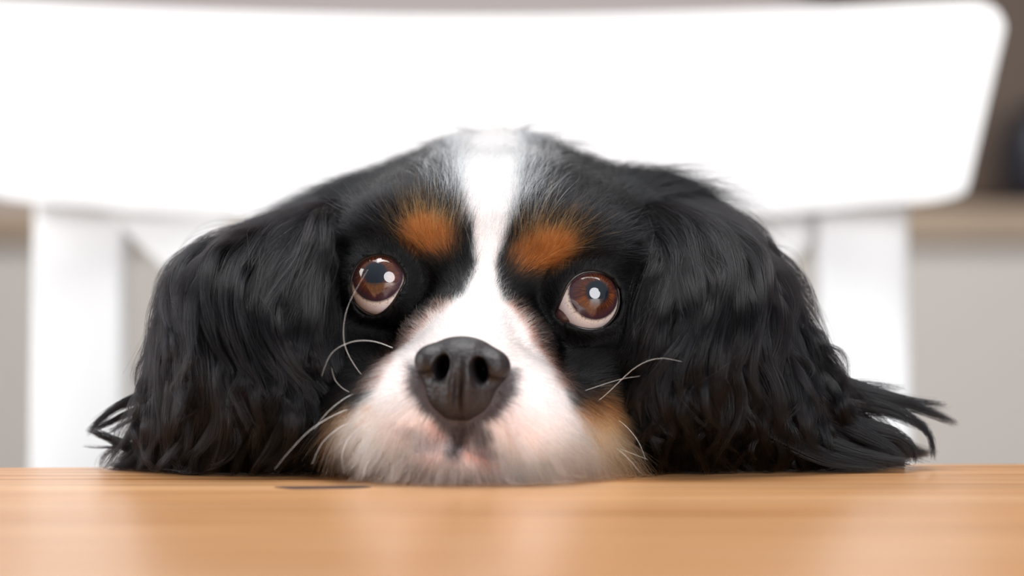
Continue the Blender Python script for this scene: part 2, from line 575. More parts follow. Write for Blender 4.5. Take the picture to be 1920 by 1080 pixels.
# ================================================================== the dog
# ---- signed distances, mm
def ell(p, c, r, R=None):
    q = p - np.asarray(c, float)
    if R is not None: q = q @ R
    r = np.asarray(r, float)
    k0 = np.sqrt(((q / r) ** 2).sum(-1)); k1 = np.sqrt(((q / (r * r)) ** 2).sum(-1)) + 1e-9
    return k0 * (k0 - 1) / k1


def cap(p, a, b, ra, rb):
    a = np.asarray(a, float); b = np.asarray(b, float)
    ba = b - a
    h = np.clip(((p - a) @ ba) / (ba @ ba), 0, 1)
    d = p - a - h[..., None] * ba
    return np.sqrt((d * d).sum(-1)) - (ra + (rb - ra) * h)


def smin(a, b, k):
    h = np.maximum(k - np.abs(a - b), 0) / k
    return np.minimum(a, b) - h * h * k * 0.25


def smax(a, b, k):
    return -smin(-a, -b, k)


def rotm(ax, deg):
    return np.array(Matrix.Rotation(math.radians(deg), 3, ax))


HO = np.array([-7.5, 660.0, 49.5])        # midpoint between the eyes
HR = rotm('Z', -4.5) @ rotm('Y', 4.5)     # turned and tilted a little


def to_loc(p): return (p - HO) @ HR
def to_wor(q): return q @ HR.T + HO


ER = 9.3
EYE = [to_loc(W(718, 530, 660))[None][0], to_loc(W(1098, 560, 658))[None][0]]
def sd_poly(x, y, P):
    P = np.asarray(P, float); n = len(P)
    d = np.full(x.shape, 1e9); inside = np.zeros(x.shape, bool)
    for i in range(n):
        a = P[i]; b = P[(i + 1) % n]
        e = b - a; wx = x - a[0]; wy = y - a[1]
        t = np.clip((wx * e[0] + wy * e[1]) / (e @ e), 0, 1)
        d = np.minimum(d, (wx - e[0] * t) ** 2 + (wy - e[1] * t) ** 2)
        c = ((a[1] > y) != (b[1] > y)) & (x < e[0] * (y - a[1]) / (e[1] + 1e-12) + a[0])
        inside ^= c
    d = np.sqrt(d)
    return np.where(inside, -d, d)


# opening of the lids of either eye as a smooth closed outline (mm, from the front, about the centre of the eyeball)
def chaikin(P, n=3):
    P = np.asarray(P, float)
    for _ in range(n):
        Q = np.roll(P, -1, 0)
        P = np.stack([P * .75 + Q * .25, P * .25 + Q * .75], 1).reshape(-1, 2)
    return P


LIDS = []
for k_, out_ in enumerate([[(705, 475), (732, 480), (752, 498), (763, 522), (750, 550), (733, 575), (708, 593), (681, 594), (660, 577), (652, 545), (656, 512), (673, 487)],
                           [(1112, 507), (1139, 514), (1158, 533), (1167, 560), (1162, 591), (1142, 612), (1115, 620), (1088, 617), (1064, 608), (1036, 592), (1047, 570), (1057, 547), (1068, 526), (1088, 511)]]):
    o_ = np.array([to_loc(W(a_, b_, 652)[None])[0] - EYE[k_] for a_, b_ in out_])
    LIDS.append(chaikin(o_[:, [0, 2]]))


def eye_aperture(q, k):
    return sd_poly(q[..., 0] - EYE[k][0], q[..., 2] - EYE[k][2], LIDS[k])


def head_sdf(q):
    m = q * np.array([1.0, 1, 1])
    a = m.copy(); a[..., 0] = np.abs(a[..., 0])      # mirrored halves
    d = ell(m, (0, 52, 6), (50, 52, 34))
    d = smin(d, ell(a, (43, 58, 12), (22, 22, 15.5)), 14)
    d = smin(d, ell(m, (41, 57, 23), (17, 19, 13.5)), 14)
    d = smin(d, ell(m, (0, 22, 10), (38, 26, 24)), 16)
    d = smin(d, ell(a, (23, 3, 15), (15, 11, 10)), 9)
    d = smin(d, ell(a, (40, 24, -8), (15, 26, 20)), 14)
    d = smin(d, ell(a, (30, 16, -30), (20, 28, 18)), 14)
    d = smin(d, cap(m, (0, -2, -3), (0, -36, -18), 11.5, 9.5), 11)
    d = smin(d, ell(m, (0, -24, -28), (24, 24, 16)), 9)
    d = smin(d, ell(a, (15, -28, -34), (16.5, 20, 13.5)), 7)
    d = smin(d, ell(a, (25, -8, -36), (17, 22, 13)), 9)
    d = smin(d, ell(m, (0, -30, -43), (20, 17, 7)), 4)
    d = smin(d, ell(a, (12.5, -7, -13), (8.5, 14, 9)), 7)
    # vertical groove of the upper lip, line of the mouth
    d = smax(d, -cap(m, (0, -52, -30), (0, -46, -39), 1.2, 1.6), 3)
    d = smax(d, -cap(a, (1, -48.5, -39.5), (22, -38, -43), 0.7, 0.7), 2)
    # the nose pad is set in here
    d = smax(d, -ell(a, (5.0, -47, -20.5), (4.2, 9.5, 5.2)), 1)
    # orbits
    for k in (0, 1):
        c = EYE[k]
        d = smax(d, -ell(m, c + np.array([0.0, -9.0, -1.0]), (10, 6, 9.5)), 7)
        s = np.sqrt(((m - c) ** 2).sum(-1))
        d = smin(d, s - (ER + 1.5), 4.5)
    return d


def cut_eyes(q, d):
    for k in (0, 1):
        c = EYE[k]
        s = np.sqrt(((q - c) ** 2).sum(-1))
        ap = np.full(s.shape, 20.0)
        near = s < 26
        if not near.any(): continue
        ap[near] = eye_aperture(q[near], k)
        ap = np.maximum(ap, q[..., 1] - c[1] + 1)
        d = smax(d, -np.maximum(ap, s - 22), 0.7)
        d = np.maximum(d, -(s - (ER - 0.15)))
    return d


def body_sdf(p, eyes=True):
    q = to_loc(p)
    d = head_sdf(q)
    if eyes: d = cut_eyes(q, d)
    # neck, trunk, forelegs and haunches of the dog sitting on the chair (mm, z from the table top)
    d = smin(d, cap(p, (-4, 745, 52), (-2, 800, -40), 44, 56), 22)
    d = smin(d, ell(p, (-2, 815, -95), (72, 62, 85)), 30)
    d = smin(d, ell(p, (-2, 860, -185), (80, 82, 95)), 30)
    x = p.copy(); x[..., 0] = np.abs(x[..., 0] + 2)
    d = smin(d, ell(x, (68, 880, -235), (38, 72, 52)), 20)
    d = smin(d, cap(x, (44, 795, -110), (46, 778, -200), 27, 19), 16)
    d = smin(d, cap(x, (46, 778, -200), (46, 770, -278), 19, 14), 8)
    d = smin(d, ell(x, (46, 757, -284), (17, 24, 11)), 7)
    d = smin(d, ell(x, (76, 815, -284), (15, 34, 11)), 8)
    # flat where it lies on the table, and where it sits on the seat
    tb = np.maximum(0.25 - p[..., 2], p[..., 1] - 699)
    tb = np.maximum(tb, 0) * 0 + tb
    d = smax(d, np.minimum(0.25 - p[..., 2], (700 - p[..., 1])) , 1.0)
    d = smax(d, -294.3 - p[..., 2], 2)
    return d


def grad(f, p, e=0.05):
    g = np.zeros_like(p)
    for i in range(3):
        o = np.zeros(3); o[i] = e
        g[:, i] = (f(p + o) - f(p - o)) / (2 * e)
    return g


def surface_nets(f, xs, ys, zs, chunk=24):
    nx, ny, nz = len(xs), len(ys), len(zs)
    F = np.empty((nx, ny, nz), np.float32)
    YY, ZZ = np.meshgrid(ys, zs, indexing='ij')
    for i0 in range(0, nx, 4):
        i1 = min(nx, i0 + 4)
        P = np.empty((i1 - i0, ny, nz, 3))
        P[..., 0] = xs[i0:i1][:, None, None]; P[..., 1] = YY; P[..., 2] = ZZ
        F[i0:i1] = f(P.reshape(-1, 3)).reshape(i1 - i0, ny, nz)
    ins = F < 0
    acc = {}
    C = ins[:-1, :-1, :-1].astype(np.int8)
    tot = np.zeros((nx - 1, ny - 1, nz - 1), np.int8)
    for a in (0, 1):
        for b in (0, 1):
            for c in (0, 1):
                tot += ins[a:nx - 1 + a, b:ny - 1 + b, c:nz - 1 + c]
    act = (tot > 0) & (tot < 8)
    idx = np.full(act.shape, -1, np.int64)
    ci, cj, ck = np.nonzero(act)
    idx[ci, cj, ck] = np.arange(len(ci))
    V = np.stack([(xs[ci] + xs[ci + 1]) / 2, (ys[cj] + ys[cj + 1]) / 2, (zs[ck] + zs[ck + 1]) / 2], -1)
    hs = np.stack([xs[ci + 1] - xs[ci], ys[cj + 1] - ys[cj], zs[ck + 1] - zs[ck]], -1)
    V0 = V.copy()
    for it in range(5):
        val = f(V); g = grad(f, V)
        st = (val / np.maximum((g * g).sum(-1), 0.15))[:, None] * g
        V = V - np.clip(st, -hs, hs)
        V = np.clip(V, V0 - hs * 0.62, V0 + hs * 0.62)
    faces = []
    for ax in range(3):
        sl0 = [slice(None)] * 3; sl1 = [slice(None)] * 3
        sl0[ax] = slice(0, -1); sl1[ax] = slice(1, None)
        A = ins[tuple(sl0)]; B = ins[tuple(sl1)]
        e = A != B
        o1, o2 = [(1, 2), (2, 0), (0, 1)][ax]
        m = np.zeros_like(e)
        inner = [slice(None)] * 3; inner[o1] = slice(1, -1); inner[o2] = slice(1, -1)
        m[tuple(inner)] = True
        I = np.array(np.nonzero(e & m))
        def cell(d1, d2):
            J = I.copy(); J[o1] -= d1; J[o2] -= d2
            return idx[J[0], J[1], J[2]]
        q = np.stack([cell(1, 1), cell(0, 1), cell(0, 0), cell(1, 0)], -1)
        flip = ~A[I[0], I[1], I[2]]
        q[flip] = q[flip][:, ::-1]
        faces.append(q)
    Fq = np.concatenate(faces)
    Fq = Fq[(Fq >= 0).all(-1)]
    return V, Fq


def axis(lo, f0, f1, hi, fine, coarse):
    a = [f0]
    st = fine
    while a[-1] > lo:
        st = min(coarse, st * 1.12); a.append(a[-1] - st)
    a = a[::-1]
    while a[-1] < f1: a.append(a[-1] + fine)
    st = fine
    while a[-1] < hi:
        st = min(coarse, st * 1.12); a.append(a[-1] + st)
    return np.array(a)


# ---- coat colours, given in the plane of the face (pixels of the frontal view)
def sd_el(x, y, cx, cy, rx, ry, tilt=0):
    t = math.radians(tilt); X = (x - cx) * math.cos(t) + (y - cy) * math.sin(t); Y = -(x - cx) * math.sin(t) + (y - cy) * math.cos(t)
    return (np.sqrt((X / rx) ** 2 + (Y / ry) ** 2) - 1) * min(rx, ry)


BLAZE = [(856, 230), (980, 230), (976, 300), (972, 350), (962, 400), (946, 445), (932, 490), (928, 530), (944, 560),
         (968, 590), (992, 625), (1018, 665), (1042, 705), (1066, 750), (1088, 800), (1100, 860), (1100, 920),
         (660, 920), (648, 860), (655, 800), (680, 758), (706, 725), (722, 690), (752, 650), (792, 612), (835, 580), (868, 552),
         (884, 530), (892, 490), (886, 440), (872, 400), (862, 350), (856, 300)]
BLACK = np.array([0.0035, 0.0035, 0.0042]); WHITE = np.array([0.84, 0.84, 0.845]); TAN = np.array([0.27, 0.105, 0.03])
PALETAN = np.array([0.66, 0.43, 0.26]); PINK = np.array([0.78, 0.50, 0.45]); GREY = np.array([0.075, 0.06, 0.062])
ROSE = np.array([0.62, 0.30, 0.22])


def wnoise(x, y, s, seed=0):
    r = np.random.default_rng(seed); v = 0
    for k in range(5):
        a = r.uniform(0, 6.28); f = s * (1 + 0.6 * k); ph = r.uniform(0, 6.28)
        v = v + np.sin((x * math.cos(a) + y * math.sin(a)) * f + ph)
    return v / 5


def coat(p, rnd=None, skin=False):
    """rgb of coat at points p; rnd = per-hair random for intermixing at the borders"""
    x, y = PX(p)
    n = len(x)
    rn = (rnd if rnd is not None else np.full(n, 0.5)) - 0.5
    x = x + wnoise(x, y, 0.05, 1) * 5; y = y + wnoise(x, y, 0.05, 2) * 5
    c = np.tile(BLACK, (n, 1))
    front = np.clip((752 - p[:, 1]) / 12, 0, 1)

    def lay(col, d, soft, mix=1.0):
        # hairs flip between the two colours across a band
        k = np.clip(0.5 - d / soft + rn * 0.9, 0, 1)
        k = (k * k * (3 - 2 * k)) * mix * front
        c[:] = c * (1 - k[:, None]) + np.asarray(col) * k[:, None]
    dB = sd_poly(x, y, BLAZE)
    # tan points
    lay(TAN, sd_el(x, y, 802, 441, 50, 38, 25), 32)
    lay(TAN, sd_el(x, y, 1020, 469, 60, 38, -18), 32)
    lay(TAN, sd_el(x, y, 1118, 790, 52, 52), 30)
    lay(PALETAN, sd_el(x, y, 1102, 832, 56, 60), 40)
    lay(PALETAN, sd_el(x, y, 650, 815, 42, 50), 36)
    # rosy fringe outside the white of the muzzle
    fringe = np.where(y > 565, dB - 9, dB + 30)
    lay(ROSE, np.where(y > 730, 40, fringe), 24, 0.7)
    lay(WHITE, np.where(y > 780, dB - 4, dB), 16)
    # pink skin showing through
    lay(PINK, sd_el(x, y, 728, 884, 66, 18), 40, 0.45)
    lay(PINK, sd_el(x, y, 775, 800, 40, 24), 60, 0.2)
    lay((0.80, 0.60, 0.57), sd_el(x, y, 815, 812, 24, 20), 16, 0.8)
    lay((0.84, 0.68, 0.65), sd_el(x, y, 985, 800, 50, 40), 50, 0.45)
    lay(ROSE, sd_el(x, y, 908, 866, 58, 15, 24), 18, 0.85)
    lay(ROSE, sd_el(x, y, 800, 858, 55, 12, -14), 18, 0.5)
    # grey under the nose, whisker spots
    lay(GREY, sd_poly(x, y, [(762, 680), (972, 690), (968, 738), (940, 775), (908, 802), (880, 824), (850, 842), (828, 806), (795, 776), (770, 742)]), 20)
    lay(GREY * 1.3, sd_el(x, y, 906, 822, 20, 20), 16, 0.9)
    lay((0.22, 0.18, 0.19), sd_el(x, y, 778, 820, 34, 15, 20), 26, 0.7)
    lay(GREY, sd_el(x, y, 847, 848, 18, 14), 16, 0.8)
    lay((0.62, 0.42, 0.27), sd_el(x, y, 690, 768, 14, 10), 10, 0.6)
    return c


dog = empty('dog', (-0.002, 0.84, 0.4555))
tag(dog, 'black, white and tan spaniel resting its chin on the wooden table, eyes turned up', 'dog')

ax_x = axis(-125, -66, 52, 125, 0.95, 6)
ax_y = axis(590, 600, 735, 980, 0.95, 6)
ax_z = axis(-300, -1.5, 99, 108, 0.95, 6)
V, Fq = surface_nets(body_sdf, ax_x, ax_y, ax_z)
body = mesh_obj('body', V, Fq, M_SKIN, dog)
cc = coat(V)
if True:
    me = body.data
    # skin is paler pink beneath white hair, brown-black beneath the dark
    lum = cc.mean(1)
    sk = cc.copy()
    w = lum > 0.4
    sk[w] = cc[w] * np.array([0.95, 0.84, 0.81])
    at = me.color_attributes.new('coat_colour', 'FLOAT_COLOR', 'POINT')
    at.data.foreach_set('color', np.concatenate([sk, np.ones((len(sk), 1))], 1).astype(np.float32).ravel())

# ---- eyes
def fixed_parent(o, par):
    o.parent = par
    o.matrix_parent_inverse = par.matrix_basis.inverted()


GAZE = [Vector((-11, 0, 17)), Vector((20, 0, 13))]
for k in (0, 1):
    c = to_wor(EYE[k])
    vs_, fs_ = [], []
    NU, NV = 64, 48
    g = GAZE[k]
    gx, gz = g.x / 62, g.z / 62
    gd = Vector((gx, -math.sqrt(1 - gx * gx - gz * gz), gz)).normalized()
    for j in range(NV + 1):
        th = math.pi * j / NV
        bulge = 0.35 * max(0.0, 1 - (th / 0.95) ** 2) ** 1.5 if th < 0.95 else 0.0
        r = (ER - 0.05 + bulge) * MM
        for i in range(NU):
            ph = 2 * math.pi * i / NU
            vs_.append((r * math.sin(th) * math.cos(ph), r * math.sin(th) * math.sin(ph), r * math.cos(th)))
    for j in range(NV):
        for i in range(NU):
            fs_.append((j * NU + i, (j + 1) * NU + i, (j + 1) * NU + (i + 1) % NU, j * NU + (i + 1) % NU))
    o = mesh_obj('eyeball', vs_, fs_, M_EYE, None, mm=False)
    o.rotation_euler = gd.to_track_quat('Z', 'X').to_euler()
    o.location = (c[0] * MM, c[1] * MM, c[2] * MM + TABLE_Z)
    fixed_parent(o, dog)
    o['label'] = 'glossy brown eye with the white showing below the iris'
    # moist dark rim of the lids
    ring = []
    NR = len(LIDS[k])
    for i in range(NR):
        x, z = LIDS[k][i]
        rr_ = math.hypot(x, z)
        R = ER + 0.25
        if rr_ > R * 0.97:
            x *= R * 0.97 / rr_; z *= R * 0.97 / rr_
        y = -math.sqrt(max(0.0, R * R - x * x - z * z))
        ring.append(EYE[k] + np.array([x, y, z]))
    ring = np.array(ring)
    tv, tf = [], []
    NS = 10
    for i in range(NR):
        tn = ring[(i + 1) % NR] - ring[i - 1]; tn /= np.linalg.norm(tn)
        n1 = ring[i] - EYE[k]; n1 /= np.linalg.norm(n1)
        n2 = np.cross(tn, n1)
        for s in range(NS):
            a = 2 * math.pi * s / NS
            tv.append(to_wor(ring[i] + 0.45 * math.cos(a) * n1 + 0.6 * math.sin(a) * n2))
    for i in range(NR):
        for s in range(NS):
            tf.append((i * NS + s, ((i + 1) % NR) * NS + s, ((i + 1) % NR) * NS + (s + 1) % NS, i * NS + (s + 1) % NS))
    mesh_obj('eyelid_rim', tv, tf, M_RIM, dog)
    # inner corner of the eye
    if k == 0: continue
    cc_ = W(1060, 591, 654.0)
    vs_, fs_ = [], []
    for j in range(13):
        th_ = math.pi * j / 12
        for i in range(20):
            ph = 2 * math.pi * i / 20
            vs_.append(cc_ + np.array([3.0 * math.sin(th_) * math.cos(ph), 2.0 * math.sin(th_) * math.sin(ph), 2.5 * math.cos(th_)]))
    for j in range(12):
        for i in range(20):
            fs_.append((j * 20 + i, (j + 1) * 20 + i, (j + 1) * 20 + (i + 1) % 20, j * 20 + (i + 1) % 20))
    mesh_obj('tear_corner', vs_, fs_, M_CORNER, dog)


# ---- nose
def nose_sdf(p):
    q = to_loc(p)
    a = q.copy(); a[..., 0] = np.abs(a[..., 0])
    d = ell(q, (0, -43.5, -19.5), (10.6, 9.5, 8.0))
    d = smin(d, ell(a, (8.0, -46.0, -18.6), (4.3, 5.8, 4.3)), 1.8)
    d = smin(d, ell(q, (0, -43.6, -27.2), (9.6, 7.4, 6.2)), 4)
    d = smin(d, ell(a, (1.9, -47.5, -23), (2.4, 6.2, 9)), 2)
    d = smax(d, -ell(a, (4.8, -53.5, -19.6), (2.2, 14, 3.5), rotm('Y', -14)), 1.0)
    d = smax(d, -cap(a, (5.2, -52.3, -22.3), (12.8, -46.6, -22.9), 1.8, 1.1), 1.0)
    d = smax(d, -cap(q, (0, -54.6, -18.5), (0, -50.5, -35), 0.75, 0.8), 1.1)
    d = smax(d, -cap(q, (0, -54.5, -10.5), (0, -55.3, -18.5), 0.5, 0.6), 2.0)
    return d


nc = to_wor(np.array([0, -46, -22.0]))
V2, F2 = surface_nets(nose_sdf, np.arange(nc[0] - 17, nc[0] + 17, 0.3), np.arange(nc[1] - 14, nc[1] + 14, 0.3), np.arange(nc[2] - 16, nc[2] + 16, 0.3))
no = mesh_obj('nose', V2, F2, M_NOSE, dog)
no['label'] = 'black leathery nose'


# ------------------------------------------------------------------ hair
def make_curves(name, P, rad, col, mat, parent, taper=0.25):
    """P (n, k, 3) in mm; rad (n,) mm; col (n, 3)"""
    n, k, _ = P.shape
    cu = bpy.data.hair_curves.new(name)
    cu.add_curves([k] * n)
    Q = P * MM
    Q[..., 2] += TABLE_Z
    cu.attributes['position'].data.foreach_set('vector', Q.astype(np.float32).ravel())
    ra = cu.attributes.get('radius') or cu.attributes.new('radius', 'FLOAT', 'POINT')
    s = np.linspace(0, 1, k)
    prof = (1 - (1 - taper) * s ** 2)
    ra.data.foreach_set('value', (rad[:, None] * prof[None] * MM).astype(np.float32).ravel())
    ca = cu.attributes.new('strand_colour', 'FLOAT_COLOR', 'CURVE')
    ca.data.foreach_set('color', np.concatenate([col, np.ones((n, 1))], 1).astype(np.float32).ravel())
    cu.materials.append(mat)
    o = bpy.data.objects.new(name, cu)
    COL.objects.link(o)
    if parent: fixed_parent(o, parent)
    return o


# sample roots on the body
tri = np.concatenate([Fq[:, [0, 1, 2]], Fq[:, [0, 2, 3]]])
A, B, Cc = V[tri[:, 0]], V[tri[:, 1]], V[tri[:, 2]]
ar = 0.5 * np.linalg.norm(np.cross(B - A, Cc - A), axis=1)
cen = (A + B + Cc) / 3


def sample(weight, n):
    w = ar * weight; w /= w.sum()
    i = rng.choice(len(tri), n, p=w)
    u, v = rng.random(n), rng.random(n)
    f = u + v > 1; u[f] = 1 - u[f]; v[f] = 1 - v[f]
    return A[i] + (B[i] - A[i]) * u[:, None] + (Cc[i] - A[i]) * v[:, None]


NOSE_TIP = to_wor(np.array([0, -50, -20.0]))
ql = to_loc(cen)
vx, vy = PX(cen)
nrm = np.cross(B - A, Cc - A); nrm /= np.linalg.norm(nrm, axis=1)[:, None] + 1e-12
facing = (-nrm[:, 1]) > -0.45
headreg = (cen[:, 1] < 740) & (cen[:, 2] > -0.5)


def snoise(p, s, seed):
    r = np.random.default_rng(seed); v = 0
    for k in range(5):
        a = r.normal(size=3); a /= np.linalg.norm(a); f = s * (0.7 + 0.5 * k)
        v = v + np.sin(p @ a * f + r.uniform(0, 6.28))
    return v / 5


def eye_dist(q):
    return np.minimum(np.sqrt(((q - EYE[0]) ** 2).sum(-1)), np.sqrt(((q - EYE[1]) ** 2).sum(-1)))


def fur(n, weight, mode):
    p = sample(weight, n)
    q = to_loc(p)
    # keep off the eyes and nose
    keep = np.ones(len(p), bool)
    for k in (0, 1):
        ap = eye_aperture(q, k)
        s = np.sqrt(((q - EYE[k]) ** 2).sum(-1))
        keep &= ~((ap < 0.55) & (q[:, 1] < EYE[k][1] + 3) & (s < 14))
        keep &= s > ER + 0.6
    keep &= nose_sdf(p) > 0.1
    p = p[keep]; q = q[keep]; n = len(p)
    f = lambda z: body_sdf(z, False)
    N = grad(f, p); N /= np.linalg.norm(N, axis=1)[:, None] + 1e-9
    # direction: away from the tip of the nose, over the face
    t = p - NOSE_TIP
    t /= np.linalg.norm(t, axis=1)[:, None]
    x, y = PX(p)
    t[:, 2] -= 0.25 * (q[:, 2] < -22)                              # lips and cheeks hang
    side = np.clip((np.abs(q[:, 0]) - 30) / 20, 0, 1)
    t[:, 2] -= 0.9 * side                                          # side of the skull combed out and down
    t[:, 0] += np.sign(q[:, 0]) * 0.5 * side
    # hair around the lids leads outward
    for k in (0, 1):
        r_ = q - EYE[k]; dd = np.linalg.norm(r_, axis=1)
        wgt = np.clip(1.6 - dd / 10, 0, 1)[:, None]
        t += (r_ / dd[:, None]) @ HR.T * wgt * 0.8
    t -= (t * N).sum(1)[:, None] * N
    t /= np.linalg.norm(t, axis=1)[:, None] + 1e-9
    bt = np.cross(N, t)
    sw = snoise(p, 0.35, 11) * np.where(q[:, 2] < -30, 0.42, 0.22) + rng.normal(0, 0.13, n) + snoise(p, 1.5, 12) * 0.12
    t = t + bt * sw[:, None]
    t /= np.linalg.norm(t, axis=1)[:, None]
    rnd = rng.random(n)
    col = coat(p, rnd)
    lum = col.mean(1)
    # length map
    ed = eye_dist(q)
    L = np.full(n, 6.0)
    L += 7 * np.clip((q[:, 2] - 12) / 26, 0, 1)                    # forehead and crown
    L += 8 * side
    L = np.where(q[:, 1] < -8, 5.0, L)                             # muzzle
    L += 6.0 * ((q[:, 2] < -33) & (q[:, 1] < 5))                    # lips
    L += 5.0 * (np.abs(q[:, 0]) > 28) * (q[:, 2] < -20)
    L *= np.clip(0.22 + (ed - 9.5) / 9, 0.22, 1)
    nd = np.linalg.norm(q - np.array([0, -46, -20.0]), axis=1)
    L *= np.clip(0.35 + (nd - 10) / 14, 0.3, 1)
    L = L * rng.uniform(0.65, 1.2, n)
    brow = np.minimum(sd_el(x, y, 806, 447, 46, 33, 25), sd_el(x, y, 1016, 478, 56, 34, -18)) < 14
    L = np.where(brow, L * 0.8, L)
    lift = np.full(n, 0.26) + rng.normal(0, 0.08, n)
    lift += 0.14 * (q[:, 2] < -32)
    lift *= np.where(q[:, 2] > 22, 0.45, 1)
    if mode == 'long':                                             # sparse long guard hairs
        L *= 1.7; lift += 0.10
    K = 6
    s = np.linspace(0, 1, K)
    P = p[:, None] + t[:, None] * (L[:, None] * s)[..., None] + N[:, None] * (L[:, None] * (lift[:, None] * s - 0.18 * s ** 2))[..., None]
    P += bt[:, None] * (L[:, None] * (rng.normal(0, 0.10, n)[:, None]) * s ** 2)[..., None]
    P[..., 2] -= (L[:, None] * 0.10 * s ** 2)
    # keep strands outside the body and over the table
    for j in range(1, K):
        d = f(P[:, j])
        need = np.maximum(0, 0.12 + 0.25 * s[j] - d)
        P[:, j] += N * need[:, None]
        on = P[:, j, 1] < 690
        low = on & (P[:, j, 2] < 0.25)
        P[low, j, 2] = 0.25 + rng.random(low.sum()) * 0.5
    vr = np.where(rng.random(n) < 0.22, rng.uniform(0.45, 0.8, n), rng.uniform(0.85, 1.15, n))[:, None]
    col = np.clip(col * vr, 0, 0.95)
    # stray light hairs at the border of the blaze
    return P, col, lum


base_w = headreg * facing
#fine face first
inten = np.where(facing & headreg & (ql[:, 1] < 62), 1.0, 0.35) * headreg
NF = 190000
P1, c1, _ = fur(NF, inten, 'short')
make_curves('face_fur', P1, rng.uniform(0.032, 0.055, len(P1)), c1, M_FUR, body, 0.3)['kind'] = 'stuff'
P2, c2, _ = fur(9000, inten * (ql[:, 2] > 5), 'long')
make_curves('guard_hair', P2, rng.uniform(0.03, 0.045, len(P2)), c2, M_FUR, body, 0.3)['kind'] = 'stuff'

# pale hairs of the blaze lying over the black beside it
dBc = sd_poly(vx, vy, BLAZE)
wst = headreg * facing * ((dBc > -6) & (dBc < 75) & (vy < 440) & (vy > 235)) * np.exp(-np.maximum(dBc, 0) / 28)
P4, c4, _ = fur(3800, wst, 'long')
c4 = np.array([0.62, 0.66, 0.72]) * rng.uniform(0.2, 1.3, len(P4))[:, None]
make_curves('blaze_hair', P4, rng.uniform(0.03, 0.048, len(P4)), c4, M_FUR, body, 0.3)['kind'] = 'stuff'

# body coat behind and below the table edge
def coat_long(n):
    w = ((cen[:, 1] > 715) & (cen[:, 2] > -270) & ((cen[:, 1] > 735) | (cen[:, 2] < 5))).astype(float)
    p = sample(w, n)
    f = lambda z: body_sdf(z, False)
    N = grad(f, p, 0.5); N /= np.linalg.norm(N, axis=1)[:, None] + 1e-9
    t = np.tile(np.array([0, 0.35, -1.0]), (n, 1)) + rng.normal(0, 0.12, (n, 3))
    t -= (t * N).sum(1)[:, None] * N; t /= np.linalg.norm(t, axis=1)[:, None] + 1e-9
    L = rng.uniform(16, 28, n); s = np.linspace(0, 1, 6)
    P = p[:, None] + t[:, None] * (L[:, None] * s)[..., None] + N[:, None] * (L[:, None] * (0.3 * s - 0.12 * s * s))[..., None]
    low = (P[..., 2] < -292); P[..., 2][low] = -292
    P[..., 1] = np.maximum(P[..., 1], 696)
    chest = (p[:, 1] < 800) & (p[:, 2] < -30) & (np.abs(p[:, 0]) < 45)
    col = np.where(chest[:, None], WHITE, BLACK) * rng.uniform(0.8, 1.2, n)[:, None]
    return P, np.clip(col, 0, .95)


P3, c3 = coat_long(14000)
make_curves('body_coat', P3, rng.uniform(0.08, 0.13, len(P3)), c3, M_FUR, body, 0.4)['kind'] = 'stuff'

# ---- ears
EARL = [[(650, 430, 682), (618, 520, 668), (603, 620, 662), (600, 720, 660), (600, 810, 658), (595, 884, 662)],
        [(640, 400, 688), (580, 492, 664), (560, 610, 650), (565, 720, 646), (570, 800, 646), (548, 887, 657)],
        [(640, 388, 694), (540, 474, 664), (485, 590, 644), (500, 710, 640), (520, 800, 641), (480, 888, 656)],
        [(640, 384, 700), (498, 462, 672), (410, 545, 648), (415, 680, 642), (430, 790, 643), (390, 886, 658)],
        [(640, 378, 706), (460, 464, 680), (362, 535, 662), (345, 660, 650), (335, 780, 652), (300, 882, 664)],
        [(640, 374, 712), (480, 446, 700), (350, 532, 680), (304, 650, 668), (285, 790, 668), (232, 876, 677)]]
EARR = [[(1190, 430, 682), (1200, 520, 668), (1195, 620, 662), (1190, 720, 660), (1190, 800, 662), (1180, 878, 672)],
        [(1200, 400, 688), (1262, 492, 664), (1250, 610, 648), (1238, 710, 644), (1225, 800, 648), (1235, 882, 666)],
        [(1200, 388, 694), (1310, 468, 662), (1340, 590, 644), (1325, 700, 640), (1300, 800, 646), (1310, 883, 664)],
        [(1198, 380, 700), (1343, 454, 672), (1410, 565, 654), (1405, 690, 648), (1400, 790, 650), (1410, 882, 665)],
        [(1192, 372, 706), (1358, 447, 682), (1445, 560, 668), (1475, 690, 660), (1530, 800, 660), (1590, 877, 671)],
        [(1188, 366, 712), (1340, 412, 700), (1436, 516, 684), (1500, 650, 672), (1590, 768, 670), (1720, 850, 680)]]


def cr(Pts, t):
    """Catmull-Rom along axis 0 of Pts at t in 0..1 (extrapolates a little)"""
    n = len(Pts)
    u = t * (n - 1)
    i = np.clip(np.floor(u).astype(int), 0, n - 2)
    f = (u - i)[:, None]
    g = lambda k: Pts[np.clip(k, 0, n - 1)] if Pts.ndim == 2 else None
    p0, p1, p2, p3 = g(i - 1), g(i), g(i + 1), g(i + 2)
    return 0.5 * ((2 * p1) + (-p0 + p2) * f + (2 * p0 - 5 * p1 + 4 * p2 - p3) * f * f + (-p0 + 3 * p1 - 3 * p2 + p3) * f ** 3)


def ear_grid(G, ns=61, nt=81):
    G = np.array([[W(*c) for c in g] for g in G])      # (s, t, 3)
    s = np.linspace(0, 1, ns); t = np.linspace(0, 1, nt)
    a = np.stack([cr(G[:, j], s) for j in range(G.shape[1])], 1)      # ns, 6, 3
    return np.stack([cr(a[i], t) for i in range(ns)], 0)              # ns, nt, 3


